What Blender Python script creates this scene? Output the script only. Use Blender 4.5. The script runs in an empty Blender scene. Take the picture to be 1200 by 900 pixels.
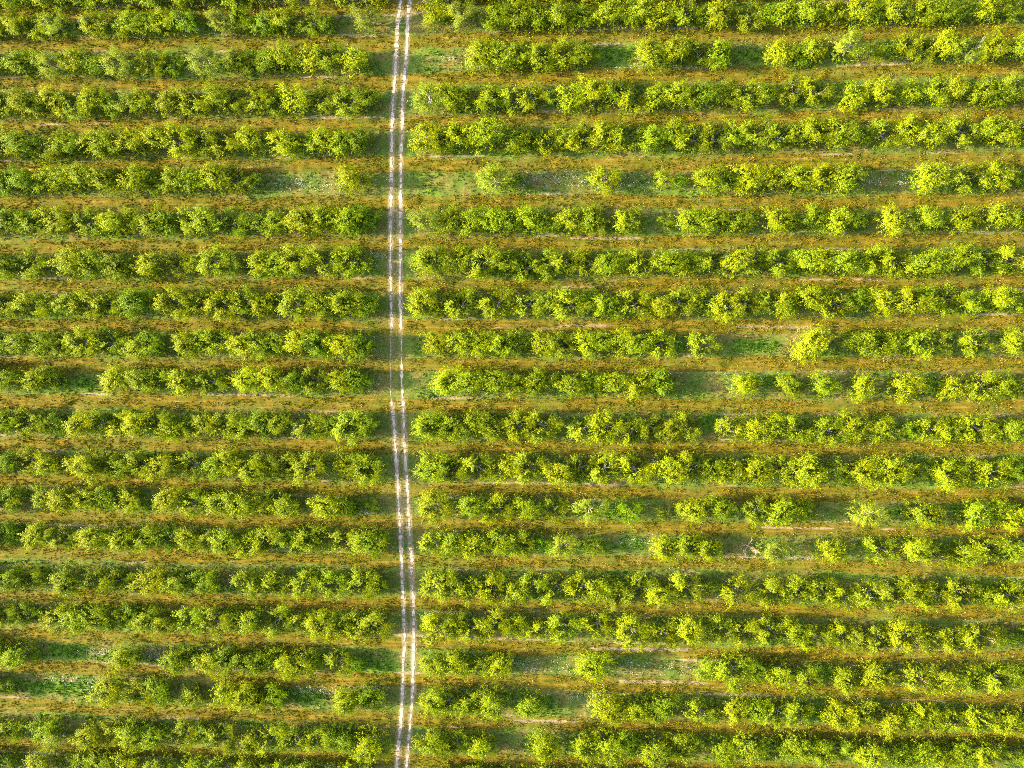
import bpy, math, random
import numpy as np
TREES = {
 0: "-99,54.2,2.07,d! -95.3,54.4,1.76,-! -91.8,54.4,1.94,-! -88.2,54.3,1.76,d! -84.5,55.1,1.64,-! -81,54.5,1.51,-~ -78.1,54.5,1.51,-~ -74.8,54.5,1.65,-~ -72.4,54.3,1.66,-~ -68.8,54.3,1.66,-~ -65,54.3,1.53,-~ -61.6,54.3,1.67,-~ -58.4,54.4,1.67,-~ -54.8,54.3,1.68,-~ -51,54.3,1.68,-~ -47.5,54.3,1.68,-~ -43.9,54.3,1.69,-~ -40.4,54.5,1.68,b! -37.4,54.7,1.68,-! -33.4,54.4,1.78,b! -29.4,54.1,1.92,p! -26.3,54.1,2.06,b! -23.1,54.2,1.68,b! -19.2,53.8,2,p! -15.4,54.3,1.99,d! -11.5,54.1,1.56,b! -7.5,54.1,1.79,b! -3.7,54.2,2.02,-! -0.3,53.8,1.74,-! 2.9,54.2,1.95,p! 6.8,53.7,2.05,b! 10.8,54.2,2.08,-! 14.6,53.7,2.08,p! 18.5,53.8,1.72,d! 21.6,54,1.63,p! 24.8,53.8,1.8,d! 28.8,54.1,1.92,-! 32.4,53.7,1.53,-! 36.3,54.3,1.85,-! 40.1,53.9,1.83,p! 43.3,53.3,1.58,d! 46.9,53.9,1.74,b! 50,53.7,1.62,-! 53.4,53.7,2.05,p! 56.9,54.5,1.71,b! 60,53.6,2.05,b! 63.7,53,2.07,-! 67.6,53.4,1.99,d! 70.9,53.9,1.71,b! 74.6,53.7,1.87,b! 78.3,54,1.77,d!",
 1: "-97.5,50.3,2.03,d! -94,50.5,1.58,-! -90.4,50.1,1.7,b! -87.2,50.4,1.65,b! -83.9,50.1,1.9,-! -80.3,50.7,1.6,b! -76.8,50.2,1.52,b -73.7,50,1.53,f -67.5,49.9,1.67,b -64.3,50,1.68,- -62.1,50.2,1.54,- -59.4,50.2,1.68,- -56.6,50.3,1.69,b -52.9,49.9,1.83,g -48.5,49.9,1.7,f -45.7,50.4,1.42,- -43.6,50.2,1.14,- -41.8,49.9,1.56,d -39,49.9,1.7,b -34.9,49.8,1.71,- -32.7,49.8,1.29,d -26.7,49.8,1.71,f -16.5,50.2,1.42,b -12.6,49.9,1.84,f -7.6,49.9,1.83,- -4.3,50,1.69,b -1.5,50,1.55,- 1.4,49.9,1.82,- 4.6,49.7,1.68,- 8.5,49.9,1.67,b 11.1,49.8,1.67,- 13.4,50,1.66,-~ 15.9,49.7,1.65,b 19.4,49.7,1.78,- 21.9,49.6,1.37,d 24.3,49.7,1.76,b 28.3,49.3,1.75,p 31.4,49.6,1.35,d 33.6,49.7,1.47,b 36.8,49.6,1.72,- 39.9,49.5,1.58,b 43.6,49.5,1.7,b 46.1,49.5,1.44,- 48.6,49.5,1.55,- 52.2,49.4,1.79,b 55,49.5,1.53,-~ 58,49.4,1.4,d 61.6,49.6,1.51,b~ 64.4,49.4,1.25,d~ 69.3,49.3,2.03,d! 72.4,49.3,1.6,d! 76.5,49.3,1.51,d!",
 2: "-97.1,44.4,1.81,d! -93.5,44.8,1.72,b! -89.7,44.4,1.66,-! -85.9,44.7,2.01,p! -82.4,44.3,1.39,d~ -79.3,44.5,1.8,- -76.5,45.1,1.4,- -73.8,44.2,1.68,f -70.7,44.8,1.68,b -68.1,44.4,1.55,d -63.4,44.2,2.1,f -59,44.4,1.84,b -56.4,44.3,1.42,d -50.5,44.2,2.12,f -45.6,44.2,1.71,- -43.7,44.9,1.15,- -41.3,44.3,1.44,d -38.8,44.9,1.85,b -34.6,44.5,1.72,b -32,44.4,1.72,- -28.3,43.8,1.73,b -10,44.4,2.41,b -7.3,44.3,2.13,- -4.5,44.3,1.85,b -1.2,44.1,1.85,- 2.2,44.5,1.7,b 4.7,44.4,1.42,- 14.3,43.8,1.81,b 18.2,44.3,1.8,b 21.3,44.2,1.66,p 24.4,44.1,1.65,- 32.9,44,1.62,b 35.6,44.1,1.35,d 37.7,44.7,1.6,b 42.1,44.6,1.97,f 45.9,44.7,1.32,b 48,44.4,1.31,d 50.2,44.9,1.43,b 52.7,44.4,1.68,- 56,44.9,1.78,b 58.8,43.9,1.65,f 62.3,44.1,2.02,b! 66.4,44.3,1.7,p! 70.4,44.5,1.84,b! 74.4,44.8,1.83,p! 78.1,44.1,1.69,p!",
 3: "-95.9,38,2.02,d! -92,38.4,1.71,p! -88.2,38.7,2.01,-! -85.2,38.5,1.79,p! -81.7,38.7,1.67,-~ -78.9,38.7,1.95,b -77.1,38,1.55,- -73.8,38.9,1.82,b -70.7,38.1,1.97,p -67.6,38.8,1.83,b -65.3,38.3,1.42,d -62.9,38.3,1.57,f -60.3,38.8,1.71,b -56.4,38.4,1.57,b -52.3,38.3,1.86,pb -49.2,39.1,1.72,b -46.6,38.3,1.73,p -42.5,38.3,1.73,b -39.9,38.5,1.73,- -36.9,38.6,2.02,b -33.2,38.6,1.74,p -29.4,37.9,1.74,p -26.7,38.3,1.46,d -18.1,38.5,2.16,f -14.4,38.4,1.88,b -11,38.4,1.88,bp -7.9,38.4,1.73,- -4.8,38,1.73,p -2.7,38.5,2.01,bp 0.7,38.3,1.16,d 3.5,38.3,1.86,b 6.2,38.6,2.13,b 9.5,38.7,1.84,- 12.3,37.9,1.84,bp 15.6,38.1,1.69,b 18.8,38.6,1.95,- 22.2,38.3,1.67,d 25.2,38.4,1.66,b 28.4,38.2,1.92,p 30.7,38.5,1.37,- 34.6,38.6,1.89,p 38.1,38.6,1.75,pb 43.2,37.8,1.73,b 46.7,38.4,1.71,b 49.3,38.1,1.32,d 51.2,38.4,1.57,b 54.6,38.4,1.68,p 56.9,38.6,1.67,b 60.6,38,1.66,- 62.6,38.1,1.65,- 64.5,38.7,1.76,f~ 68,38.3,1.57,d! 72.1,38.1,1.66,b! 75.9,38.2,1.79,b!",
 4: "-98.6,32.5,1.87,-! -94.6,31.9,2.04,p! -91.4,32.4,1.63,d! -88,32.9,1.84,d! -84.5,31.8,1.51,p! -81,32.7,1.96,b~ -78.7,32.3,1.69,d -76,31.9,1.7,p -74,32.6,1.7,b -71.5,32.4,1.56,d -67.7,32.6,1.85,b -65.8,31.9,1.71,- -64.2,32.9,1.71,p -61.6,32.8,1.72,b -58,33.2,1.72,b -54.5,32.6,2.15,bp -51.4,32.7,1.87,p -47.7,32.5,2.16,b -44.1,32.8,1.74,b -38.9,32.1,1.89,b -36.2,32.2,1.61,d -33.1,32.8,2.04,b -30.5,32.1,1.61,- -27.7,32.6,1.47,d -18.7,32.6,2.19,b -15.7,32.5,1.76,p -13,32.9,1.9,b -9.1,32.9,2.32,- -4.8,32.6,1.89,- -2.6,32.5,1.46,d 0.1,32.3,1.74,bp 2.3,32.9,1.45,- 4.7,32.5,1.73,bp 8.4,32.6,2.01,b 11.4,32.8,1.86,p 14.7,32.5,1.85,- 17.8,32.8,1.7,- 20.7,32.2,1.97,bp 23.8,32.4,1.82,p 26.8,32.5,1.67,- 29.4,32.8,1.93,p 33,32.5,1.65,p 35.4,32.7,1.64,- 37.6,33,2.03,b 41.3,32.7,1.75,- 44.1,32.6,1.34,d 47.2,32.6,1.98,p 50.7,33,1.58,- 54,32.6,1.82,b 57.8,32.8,1.8,p 61.4,33,1.54,- 63.4,32.4,1.66,b 65.5,32.8,1.52,b~ 69,32.9,1.93,d! 72.8,32.6,1.88,b! 76.3,32.8,1.85,p!",
 5: "-98.9,27.3,2.03,p! -95.4,27.5,1.86,-! -92,27.9,2.09,d! -89,27.4,1.59,b! -84.9,27.2,1.7,b! -81.4,26.9,1.69,d~ -78.8,27,1.7,d -74.8,27.2,1.98,b -72.5,27.4,1.71,b -69.5,27.6,1.71,- -66,27,2,- -61.4,27.1,2.01,b -59.1,27,1.59,d -55.8,27.3,1.74,- -52.9,26.8,1.74,- -49.1,27.2,2.03,b -46.2,26.8,2.04,- -43.5,26.7,1.18,d -29,26.9,1.77,b -7.5,26.4,2.21,f -5.1,26.7,1.19,d 8,26.5,1.74,b 16.7,26.5,1.3,b 18.9,26.4,1.15,g 22.9,26.2,1.84,b 25.1,26.1,1.55,- 28.9,26.3,1.95,b 31.9,26.6,1.8,b 35.4,26.5,1.79,b 38.6,26.6,1.91,b 42.1,26.3,2.02,- 53.8,26.3,1.96,b 58.7,26.3,1.94,p 62.7,26.5,1.92,b 66.4,26.3,1.03,d~ 69.9,26.3,2.05,b! 73.5,26,1.84,-! 77.1,26.4,2.05,-!",
 6: "-95,21.1,1.63,d! -91.1,21,1.81,-! -87.5,21.2,2.08,-! -84.3,21.2,1.7,d! -80.8,21.2,1.7,-~ -77.3,21,1.98,- -73.3,21.1,2.13,b -68.6,20.7,1.72,- -65,20.6,1.73,b -61.9,21.1,1.88,b -58.6,20.9,2.02,- -56.4,20.7,1.46,d -53.2,20.8,1.75,p -50.3,20.9,1.76,- -46.9,20.7,2.05,- -42.7,20.7,1.48,d -40.5,20.8,1.77,- -35.7,20.8,2.21,b -32.3,21,1.93,- -29.1,20.8,2.08,- -26.3,20.8,1.79,d -17.8,20.6,2.09,f -14.4,20.7,1.94,- -11.2,20.7,1.94,- -8.1,20.8,2.08,- -5.7,20.7,1.5,d -2.3,20.9,1.93,- 0.2,20.6,1.34,d 3.4,20.7,1.92,b 6.6,20.6,1.77,- 11.5,20.5,1.75,b 16.8,20.6,1.16,- 20.6,20.5,1.86,- 23.3,20.5,1.85,- 27.2,20.4,1.7,- 32.3,20.5,1.81,b 34.6,20.5,1.26,d 38.1,20.7,1.79,- 41.5,20.4,1.77,b 44,20.5,1.36,d 49,20.2,2,b 53.5,20.6,1.72,- 58.4,20.4,1.7,b 63.6,21,1.67,b 66.3,20.5,1.28,-~ 69.8,20.8,1.89,p! 73.5,19.9,1.83,d! 76.8,20.1,2.1,p!",
 7: "-96.4,14.8,2.06,p! -92.2,14.4,1.57,b! -88.7,14.6,1.7,d! -85.7,14.6,1.64,-! -82.2,14.4,1.7,-~ -78.2,14.3,2.13,p -71.1,14.8,2.42,b -67.6,14.5,1.87,- -63.9,14.2,2.02,- -59.2,14.3,1.75,b -55.3,14.5,1.61,b -52.9,14.5,1.33,- -49.4,14.8,2.34,p -47,14.4,1.48,- -42.6,14.6,1.78,b -39.9,14.6,2.07,- -37,15.1,2.08,p -32.5,14.8,2.23,p -28.7,14.9,2.24,- -17.1,14.7,2.25,- -13.1,14.8,1.96,- -9.3,14.7,2.25,p -6.3,14.8,1.81,- -3.2,14,1.81,p -0.1,14.5,1.95,- 2.4,14.9,1.79,p 6.1,14.5,1.78,p 8.8,14.1,1.78,- 11.5,14.8,1.48,b 13.7,14.4,1.76,p 17.6,14.6,1.89,- 20.4,14.4,1.59,- 24,14.8,1.86,p 27,14.5,1.85,b 29.7,14.6,1.83,p 33.3,14.4,1.68,- 36.9,14.6,1.67,- 38.9,14.7,1.79,b 42.2,14.5,1.78,- 44.5,14.4,1.37,p 46.3,15,1.76,bp 49.2,14.2,1.88,bp 53,14.2,1.86,- 55.8,14.5,1.59,- 58.3,15.2,1.95,b 61.5,14.5,1.69,d 65,14.6,1.77,b! 68.8,14.6,1.98,b! 72.3,14.5,1.52,-! 76.3,14.5,1.65,b!",
 8: "-96.1,8.7,1.65,-! -92.7,8.6,1.68,p! -88.6,8.4,1.94,b! -85.3,8.1,1.65,-! -81.8,8.3,1.71,p~ -77.2,8.5,2.27,bp -72.3,8.4,1.87,- -69.1,8.4,1.73,b -66.1,8.6,1.74,- -61.6,8.7,2.59,d -58.1,9,1.47,- -55,8.6,2.19,bp -51,8.8,1.91,- -48.1,8.3,1.92,bp -44.9,8.9,1.78,- -42.2,8.3,1.49,b -37,8.5,2.38,p -33.3,8.6,1.95,- -29.8,8.7,2.1,- -27,8.5,1.67,d -18.4,8.6,2.12,b -15.6,8.6,1.83,- -12.7,8.5,2.28,p -7.4,8.6,2.42,bp -2.8,8.4,1.83,p 0.6,8.9,1.81,- 3.3,8.4,2.1,p 6.1,9,1.5,d 8.6,8.2,1.79,- 12.5,8.7,2.06,p 16.5,8.2,1.76,b 18.9,9,1.89,p 22.8,9.1,2.01,p 25.6,8.1,1.86,bp 28.6,8.7,1.85,p 32.2,8.9,1.69,p 34.3,8.7,1.68,b 37.5,9.4,1.8,b 41.2,8.6,2.06,bp 44.5,9,1.51,d 47.6,8.9,1.76,b 51.8,8.9,2,bp 54.1,9.1,1.6,- 56.5,9.1,1.84,bp 59.7,8.8,1.57,- 63.9,9.3,1.68,b 66.7,8.7,1.29,-~ 70.2,8.7,1.71,p! 74.2,8.6,1.55,d! 78.1,9.4,1.76,-!",
 9: "-97.5,2.5,2,p! -93.4,2.2,1.62,b! -90.1,2.6,1.78,d! -86,2.5,1.54,d! -82.5,2.7,1.43,d~ -79.7,2.7,1.85,- -76.2,2.7,2,- -73.2,2.1,1.73,- -69.7,2.8,1.88,b -65.6,2.7,2.17,- -61.7,1.9,1.61,b -59.6,2.5,1.76,d -54.1,2.5,1.77,b -51.3,3.2,1.48,- -48.8,2.9,1.92,- -45.1,2.5,2.08,b -42.3,2.5,1.94,- -39.9,2.7,1.65,- -36.8,2.9,2.09,b -33.9,2.5,2.25,d -30.1,2.4,1.96,b -27.6,2.4,1.97,d -16,2.8,1.69,b -12.8,2.9,1.54,- -10,2.9,2,b -6.5,2.5,1.85,- -3.5,2.8,1.24,d -0.3,2.7,1.69,b 2,2.7,1.53,p 5.7,2.8,1.81,b 8,3,1.51,- 10.6,3.1,1.79,b 13.2,2.6,1.78,- 16.3,2.7,1.77,- 22.6,2.8,1.88,p 37.6,2.9,2.22,b 44.5,3.3,1.64,- 47,2.8,2.03,- 49.8,3.2,1.62,- 52.2,3.1,1.61,- 54.7,2.9,1.86,p 60.7,3.1,1.95,bp 66.2,3.2,1.55,b~ 69.7,3.1,1.57,d! 73.6,2.9,1.57,-! 76.7,3.3,1.51,b!",
 10: "-95.9,-2.3,1.54,d! -92.3,-2.7,2.09,p! -88.7,-2.1,1.97,-! -85.4,-2.6,1.72,-! -81.9,-2.9,1.57,-~ -77.5,-2.8,1.58,b -75.5,-2.5,1.44,- -64.8,-2.9,2.03,b -61.1,-2.8,1.9,- -58,-2.8,1.62,- -54.6,-2.9,1.77,b -50.4,-3,1.78,- -45,-2.8,1.79,b -40.7,-2.6,1.94,b -37.4,-2.8,1.51,d -34.4,-2.8,1.66,- -30.6,-2.9,1.67,b -28.4,-2.8,1.52,d -14.6,-2.8,2,b -11.5,-2.7,1.85,- -7.5,-2.8,1.86,- -4.5,-2.9,1.71,b -1.2,-2.8,1.85,- 3.4,-3.2,1.53,- 6.2,-2.8,1.81,- 9.6,-2.9,1.8,- 13.3,-3.1,1.93,b 16.8,-2.9,1.77,d 28.3,-3.2,1.44,b 34.9,-3.2,1.41,- 39.5,-3.3,1.53,- 45,-3.4,1.51,b 51,-3.2,1.88,b 54.9,-3.1,1.21,d 57.8,-3.3,1.59,b 61.8,-3.4,1.82,b 64.7,-3.2,1.43,- 66.9,-3.3,1.29,-~ 70.4,-3.3,1.95,p! 73.7,-3,1.66,p! 77.1,-3.4,1.59,b!",
 11: "-97,-9.4,1.99,b! -93.3,-9.8,1.84,b! -90.1,-9.6,1.63,b! -85.9,-9.2,1.74,b! -82.4,-9.5,1.71,-~ -79,-9.6,2.13,b -77,-9.4,1.44,- -75,-9.8,1.44,d -70.6,-9.7,1.87,b -67.6,-9.4,1.88,p -64.6,-9.6,1.89,bp -61.7,-9.4,1.89,b -58.4,-9.5,1.9,p -55.9,-10.2,1.76,b -54.1,-9.1,1.33,d -51.2,-9.4,1.77,b -48.2,-9.5,1.92,p -46.4,-10,1.78,- -44.5,-9.8,1.64,p -42.5,-9.5,1.79,d -40.2,-9.6,1.79,- -35.5,-9.6,2.24,p -33.6,-9.9,1.51,p -31.6,-9.5,1.51,d -29,-9.7,2.26,p -26.8,-9.3,1.67,d -18.5,-9.5,2.13,b -16,-9.1,1.54,d -14,-9.7,2.29,- -10.6,-9.1,1.85,- -7.7,-9.6,1.85,- -4.1,-9.3,2,b -0.6,-9.4,2.13,p 5.3,-9.7,2.11,p 8.4,-9.3,2.24,b 12.4,-9.9,1.78,p 14.9,-9.5,1.63,p 17.8,-9.4,1.76,b 20.2,-9.2,1.75,p 26.4,-9.5,2,p 29.9,-9.6,2.12,b 32.7,-9.3,1.83,- 35.7,-9.5,1.96,- 40.4,-9.7,1.93,p 43.6,-9.4,2.18,b 48.1,-9.5,1.89,b 52,-9.4,1.35,d 54.5,-9.4,1.6,p 57.3,-9.7,1.85,b 60.8,-9.1,2.08,pb 64,-9.8,1.43,bp 65.9,-9.3,1.55,-~ 69.4,-9.4,1.53,d! 72.5,-9,1.97,-! 75.9,-10.1,1.77,b! 79,-9.3,2.01,-!",
 12: "-97,-16.2,1.53,p! -92.9,-15.5,1.86,d! -89.5,-15.8,1.8,p! -85.6,-16,1.66,-! -82.1,-15.5,1.43,d~ -78.9,-15.5,1.85,bp -76,-16.1,1.58,b -69.2,-15.6,2.43,b -66.7,-15.8,1.45,p -64.5,-16.1,1.74,- -61.1,-15.8,1.89,bp -57.5,-15.8,1.9,b -53.1,-15.6,2.05,p -50.1,-15.9,1.63,d -47.9,-15.1,2.07,b -44.1,-16.3,1.93,b -41.3,-15.3,1.64,- -38.6,-15.7,1.94,p -35.2,-15.9,2.24,p -29.9,-15.2,1.96,b -27.5,-15.1,1.52,d -26,-16.1,1.96,p -18.7,-15.4,2.27,p -15.9,-16.1,1.82,- -14,-15.9,1.97,p -10.2,-15.5,2.28,p -5.5,-15.6,1.83,b -2.4,-15.4,2.27,p 2,-15.9,2.1,b 5.1,-15.5,1.65,- 8.4,-15.3,2.23,p 12.7,-15.4,2.35,pb 17.9,-15.3,2.18,b 21.3,-15,1.88,pb 24.1,-15.5,1.73,- 26.5,-15.6,1.72,- 29.8,-15.5,1.98,b 33.2,-15,1.55,p 35.5,-15.6,1.82,p 37.9,-15.4,2.48,b 42,-15.9,1.52,- 45,-15.6,1.9,b 49.4,-14.9,2.4,b 52.4,-15.8,1.08,d 54.8,-15.6,1.34,- 57,-15.7,1.97,bp 59.9,-14.9,1.96,bp 63.1,-15.4,1.94,pb 66.7,-15.2,1.54,d~ 70.2,-15.2,1.72,-! 74,-15.1,1.55,d! 77.9,-15.8,1.68,p!",
 13: "-96.1,-20.8,1.62,b! -92.2,-21.3,1.66,p! -88.5,-21.2,1.8,-! -85.5,-21.4,1.97,d! -82,-21,1.7,-~ -76.9,-21.1,1.71,- -73.6,-21.1,2,b -69.9,-20.8,1.73,b -67.2,-20.9,1.73,d -63.1,-21.3,1.88,b -56.9,-20.9,1.75,b -53.1,-21.1,2.05,- -49.1,-21.3,1.77,- -45.7,-21.4,2.06,b -43.2,-21.4,1.49,b -40.7,-21.1,1.49,d -38.7,-21.6,1.78,- -32.8,-21.6,1.79,b -30.1,-21.5,1.5,d -26.2,-21.5,1.06,- -17.1,-21.3,2.4,b -10.9,-21.2,1.66,- -7.4,-21.6,1.96,b -3,-21.5,1.8,- 0.7,-21.4,1.8,p 6.3,-21.4,2.07,f 11.9,-21.4,1.76,g 17,-22.1,0.88,- 20,-21,1.17,- 21.7,-21.7,1.73,b 25.1,-21.3,1.72,- 30.5,-21.6,1.69,p 33.7,-21.4,2.09,- 37.6,-21.3,1.39,- 46.2,-21.4,2.02,f 54.1,-21.5,2.11,- 60.7,-21.5,1.95,- 64.5,-21.1,1.8,- 66.7,-21.9,1.67,b~ 70.2,-21.3,1.53,-! 73.9,-21.3,1.92,-! 77.7,-21.1,1.8,b!",
 14: "-96.6,-26.7,1.86,-! -92.7,-27.1,1.6,-! -89.3,-27.3,2.09,d! -85.8,-27,2.02,d! -82.3,-26.6,1.42,d~ -77.7,-26.8,1.99,b -73.4,-27.2,1.58,- -68.7,-26.9,2.01,b -65.8,-26.6,1.45,d -63.5,-27.2,1.88,b -60.3,-26.8,1.74,- -56.8,-26.8,1.6,d -54,-26.9,1.75,b -51.3,-27.1,1.47,f -48.1,-27,1.9,- -44.6,-27.5,1.76,b -41.8,-26.6,2.06,p -38.4,-26.7,1.63,- -35.6,-26.7,2.21,- -30.2,-27,1.93,b -26.6,-26.8,2.23,- -24.2,-26.8,1.79,d -17.1,-27,1.94,p -13.7,-26.7,1.8,- -10.5,-27,2.09,b -6.7,-26.6,1.94,- -3.9,-26.8,1.64,p -0.5,-26.7,1.2,g 2.3,-26.9,1.63,f 7.2,-27,1.33,- 17.2,-27.1,1.59,b 20.6,-26.7,1.72,- 23.4,-27.1,1.57,b 29.3,-26.8,1.14,x 32.7,-27,1.81,f 40.9,-26.9,1.91,b 47.9,-26.8,1.88,p 52.8,-26.3,1.6,b 55.6,-27.1,1.84,- 60,-27.2,1.82,b 62.9,-26.4,1.81,p 66.4,-26.5,1.95,-! 69.9,-26.7,1.74,d! 73.7,-26.6,1.57,b! 76.8,-26.3,1.94,b!",
 15: "-96.5,-33.7,1.82,p! -93.3,-33.1,1.59,p! -89.4,-33.5,1.71,b! -85.3,-33.9,1.54,p! -81.8,-33.6,1.69,d~ -78.9,-33.5,1.56,- -72.7,-33.7,2.13,- -68.2,-33.7,2,p -64.9,-33.6,1.44,p -60.1,-33.4,2.15,b -55.7,-33.6,1.88,- -51.5,-33.4,1.75,- -44.8,-33.3,1.9,p -42.7,-33.5,1.61,- -40.4,-33.4,1.76,p -36.1,-33.4,1.91,p -31.8,-33.3,2.06,p -27.3,-33.2,2.21,p -25.2,-33.5,1.48,d -17.8,-33.2,2.07,p -14.6,-33.3,1.92,p -10.8,-33.9,1.77,b -8,-33.1,2.06,pb -4.5,-34,1.62,- -2,-32.9,1.77,p 1.6,-33.2,2.19,p 5.5,-33.2,2.18,pb 8,-33.2,1.75,- 10.2,-33.9,1.59,p 13.5,-33.2,2.15,p 16.4,-33.9,1.44,b 20.5,-32.9,2.13,pb 24.2,-32.9,1.14,d 27.8,-33.3,2.09,pb 33,-33.3,1.93,pb 36.6,-32.7,2.06,p 39.7,-32.9,1.77,b 42.7,-33.7,1.89,bp 46.5,-33.2,1.87,p 49.9,-33.3,1.73,p 52.4,-32.8,1.98,b 55.9,-33.4,1.96,pb 59.1,-32.9,1.94,pb 63.1,-33.6,1.42,- 65.9,-33.3,1.91,pb~ 69.4,-33.1,1.72,b! 73.2,-33.2,1.54,-! 77.4,-33.3,1.58,b!",
 16: "-97.3,-39.1,1.51,-! -93.5,-39.5,1.52,d! -89.5,-38.8,1.81,-! -86.4,-39.4,1.55,b! -82.9,-39.4,1.41,-~ -80,-39.2,1.55,d -74.3,-39.2,2.25,b -71.6,-39.6,1.98,- -68.3,-39.1,1.85,- -65.7,-39.2,1.85,p -63.1,-38.9,1.72,d -60.5,-39.4,1.72,- -58.2,-39.7,1.72,b -53.7,-39,2.01,p -49.6,-39.2,2.16,p -46.7,-39.2,1.6,- -44.3,-39,1.75,- -40.5,-39.2,2.17,p -36.8,-39.2,1.75,p -33.5,-39.4,2.04,bp -31,-39.4,1.61,p -27.7,-39.4,1.76,pb -24.4,-39.1,2.19,p -16.7,-39.3,2.33,bp -14,-38.9,1.76,- -10.8,-39.6,2.04,p -7.6,-38.9,2.04,pb -4.3,-39.2,1.61,b -0.7,-39.5,1.89,bp 2.7,-39.1,1.88,p 7.4,-38.9,1.73,bp 12.6,-39.3,2.13,pb 17,-39.8,1.98,pb 21.2,-38.7,2.11,b 25.3,-38.8,1.68,p 28.9,-39.5,1.94,pb 32.6,-38.9,1.66,p 35.9,-39.1,1.78,- 39.2,-39.7,1.89,b 42.7,-39.2,2.01,bp 45.3,-39.9,1.6,p 48.2,-39.9,1.72,p 51.5,-38.9,2.1,bp 55.7,-39.7,1.69,p 58.3,-39.7,1.68,b 62,-38.9,2.16,pb 65,-38.6,1.16,b 67,-39.5,1.15,d~ 70.5,-38.8,1.82,d! 74.5,-39.2,2.08,d! 78.5,-39.4,1.85,b!",
 17: "-95.6,-45.5,2.03,d! -91.6,-44.8,1.98,-! -88.4,-45.4,1.68,-! -84.8,-45.4,1.89,-! -81.3,-45.4,1.54,- -79.2,-45.3,1.13,d -64.5,-45.1,2.12,b -62.6,-45.1,1.15,d -56.2,-45.5,1.72,- -54.1,-45.1,1.44,d -50.4,-45.2,2,b -47.6,-45,1.73,d -44.8,-45.6,1.59,- -43,-45.3,1.73,- -41.1,-45.2,1.73,- -39.1,-45.4,1.73,b -36.5,-45.5,1.74,b -34.8,-44.7,1.17,- -31.3,-45.3,1.74,p -28.3,-45.4,1.17,g -16.5,-45.3,1.74,- -13.6,-45.2,1.88,b -8.9,-45.2,1.45,- -6.7,-45.1,1.45,b 7.2,-44.9,2.27,b 24.1,-45,1.67,- 27.3,-44.7,2.2,- 30.3,-44.8,1.65,- 34.1,-45.1,1.9,b 37.9,-45.8,1.62,p 40.1,-45.3,1.35,d 43.3,-45.8,1.6,b 47.8,-45.1,2.1,b 53.5,-45.2,1.95,p 57.2,-45.3,1.8,b 60.9,-45.4,1.91,- 64.7,-45.2,1.89,p 67.2,-44.9,1.39,-~ 70.7,-44.9,1.57,-! 73.9,-45.5,1.93,p! 77.5,-45.3,1.64,-!",
 18: "-96.7,-51.3,1.57,-! -93.1,-50.2,1.94,-! -89.7,-50.5,1.54,p! -86.5,-50.6,1.67,b! -83,-50.7,1.12,d~ -66.5,-50.6,2.24,b -61.6,-50.8,1.7,b -58.9,-50.4,1.7,d -53.7,-51.3,1.57,- -48.7,-50.7,1.71,b -45.7,-50.9,1.72,b -43.4,-51.5,1.43,b -40.9,-50.7,1.44,d -30,-50.9,1.87,b -26.4,-50.4,1.87,d -18.8,-51.6,1.44,b -16.9,-50.4,1.59,- -14.6,-50.8,2,p -11.1,-51,1.86,- -7.9,-50.7,2.28,- -2.4,-50.8,1.57,- 9.3,-50.9,2.24,b 13.1,-50.9,1.68,b 15.9,-51.3,1.54,- 17.8,-50.5,1.54,d 22.7,-51.2,1.66,p 25,-51.8,1.24,- 28.2,-51,1.78,b 31,-51,1.63,- 34,-51.1,1.76,p 36.7,-50.8,1.75,- 42.6,-51.3,1.98,b 45.5,-50.8,2.1,b 49.5,-51.9,1.95,b 53,-51.4,1.56,- 55.2,-51,1.8,b 58.9,-51.6,1.66,b 62.7,-50.9,2.01,bp 66.2,-51.6,1.75,b 69.7,-51,1.78,b! 73.7,-51.6,2.01,p! 77.3,-51.5,1.85,b!",
 19: "-96.3,-58,1.75,b! -93,-57.8,1.57,b! -89.5,-57.7,1.75,b! -86.2,-57.5,1.6,b! -82.7,-57.3,1.52,p~ -77.2,-57.1,1.94,- -75.2,-58.2,1.66,f -69.8,-57.5,1.95,b -65.9,-57.1,1.82,b -62.8,-57.1,1.96,- -59.6,-57.4,1.83,- -55.2,-57.1,1.97,p -51.9,-56.8,1.42,d -49.1,-57.2,2.11,p -44.7,-57.6,1.84,b -41.3,-57.1,2.12,p -37.6,-57.4,1.7,p -34.9,-57.3,1.85,p -32,-56.9,1.71,d -29.7,-57.1,1.71,d -26,-57.4,2.26,b -17.1,-57,2.12,b -13.6,-57.3,1.84,- -9.8,-57.3,1.7,b -0.3,-57,2.1,b 6,-56.9,1.95,b 9.5,-56.6,2.08,- 12.5,-56.6,1.67,d 16.2,-56.8,2.06,- 19.6,-56.8,1.78,- 21.9,-56.1,1.38,- 26.1,-56.8,1.9,- 29.7,-56.4,2.02,- 32.9,-56.6,1.61,- 35.6,-56.1,1.61,- 37.4,-56,1.6,- 39.8,-56.7,1.72,-~ 42.4,-56.5,1.32,p 44.2,-55.9,1.32,- 46.9,-56.4,1.95,b~ 51,-56.6,1.55,d~ 53.9,-56.1,1.67,- 57,-56.6,1.53,b~ 59.8,-56.2,1.77,-~ 62.9,-56.1,1.88,b~ 65.2,-55.6,1.26,- 67,-56.2,1.25,-~ 70.5,-56.3,1.93,d! 73.5,-56.5,1.67,d! 77.2,-56.6,1.84,b!",
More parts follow.
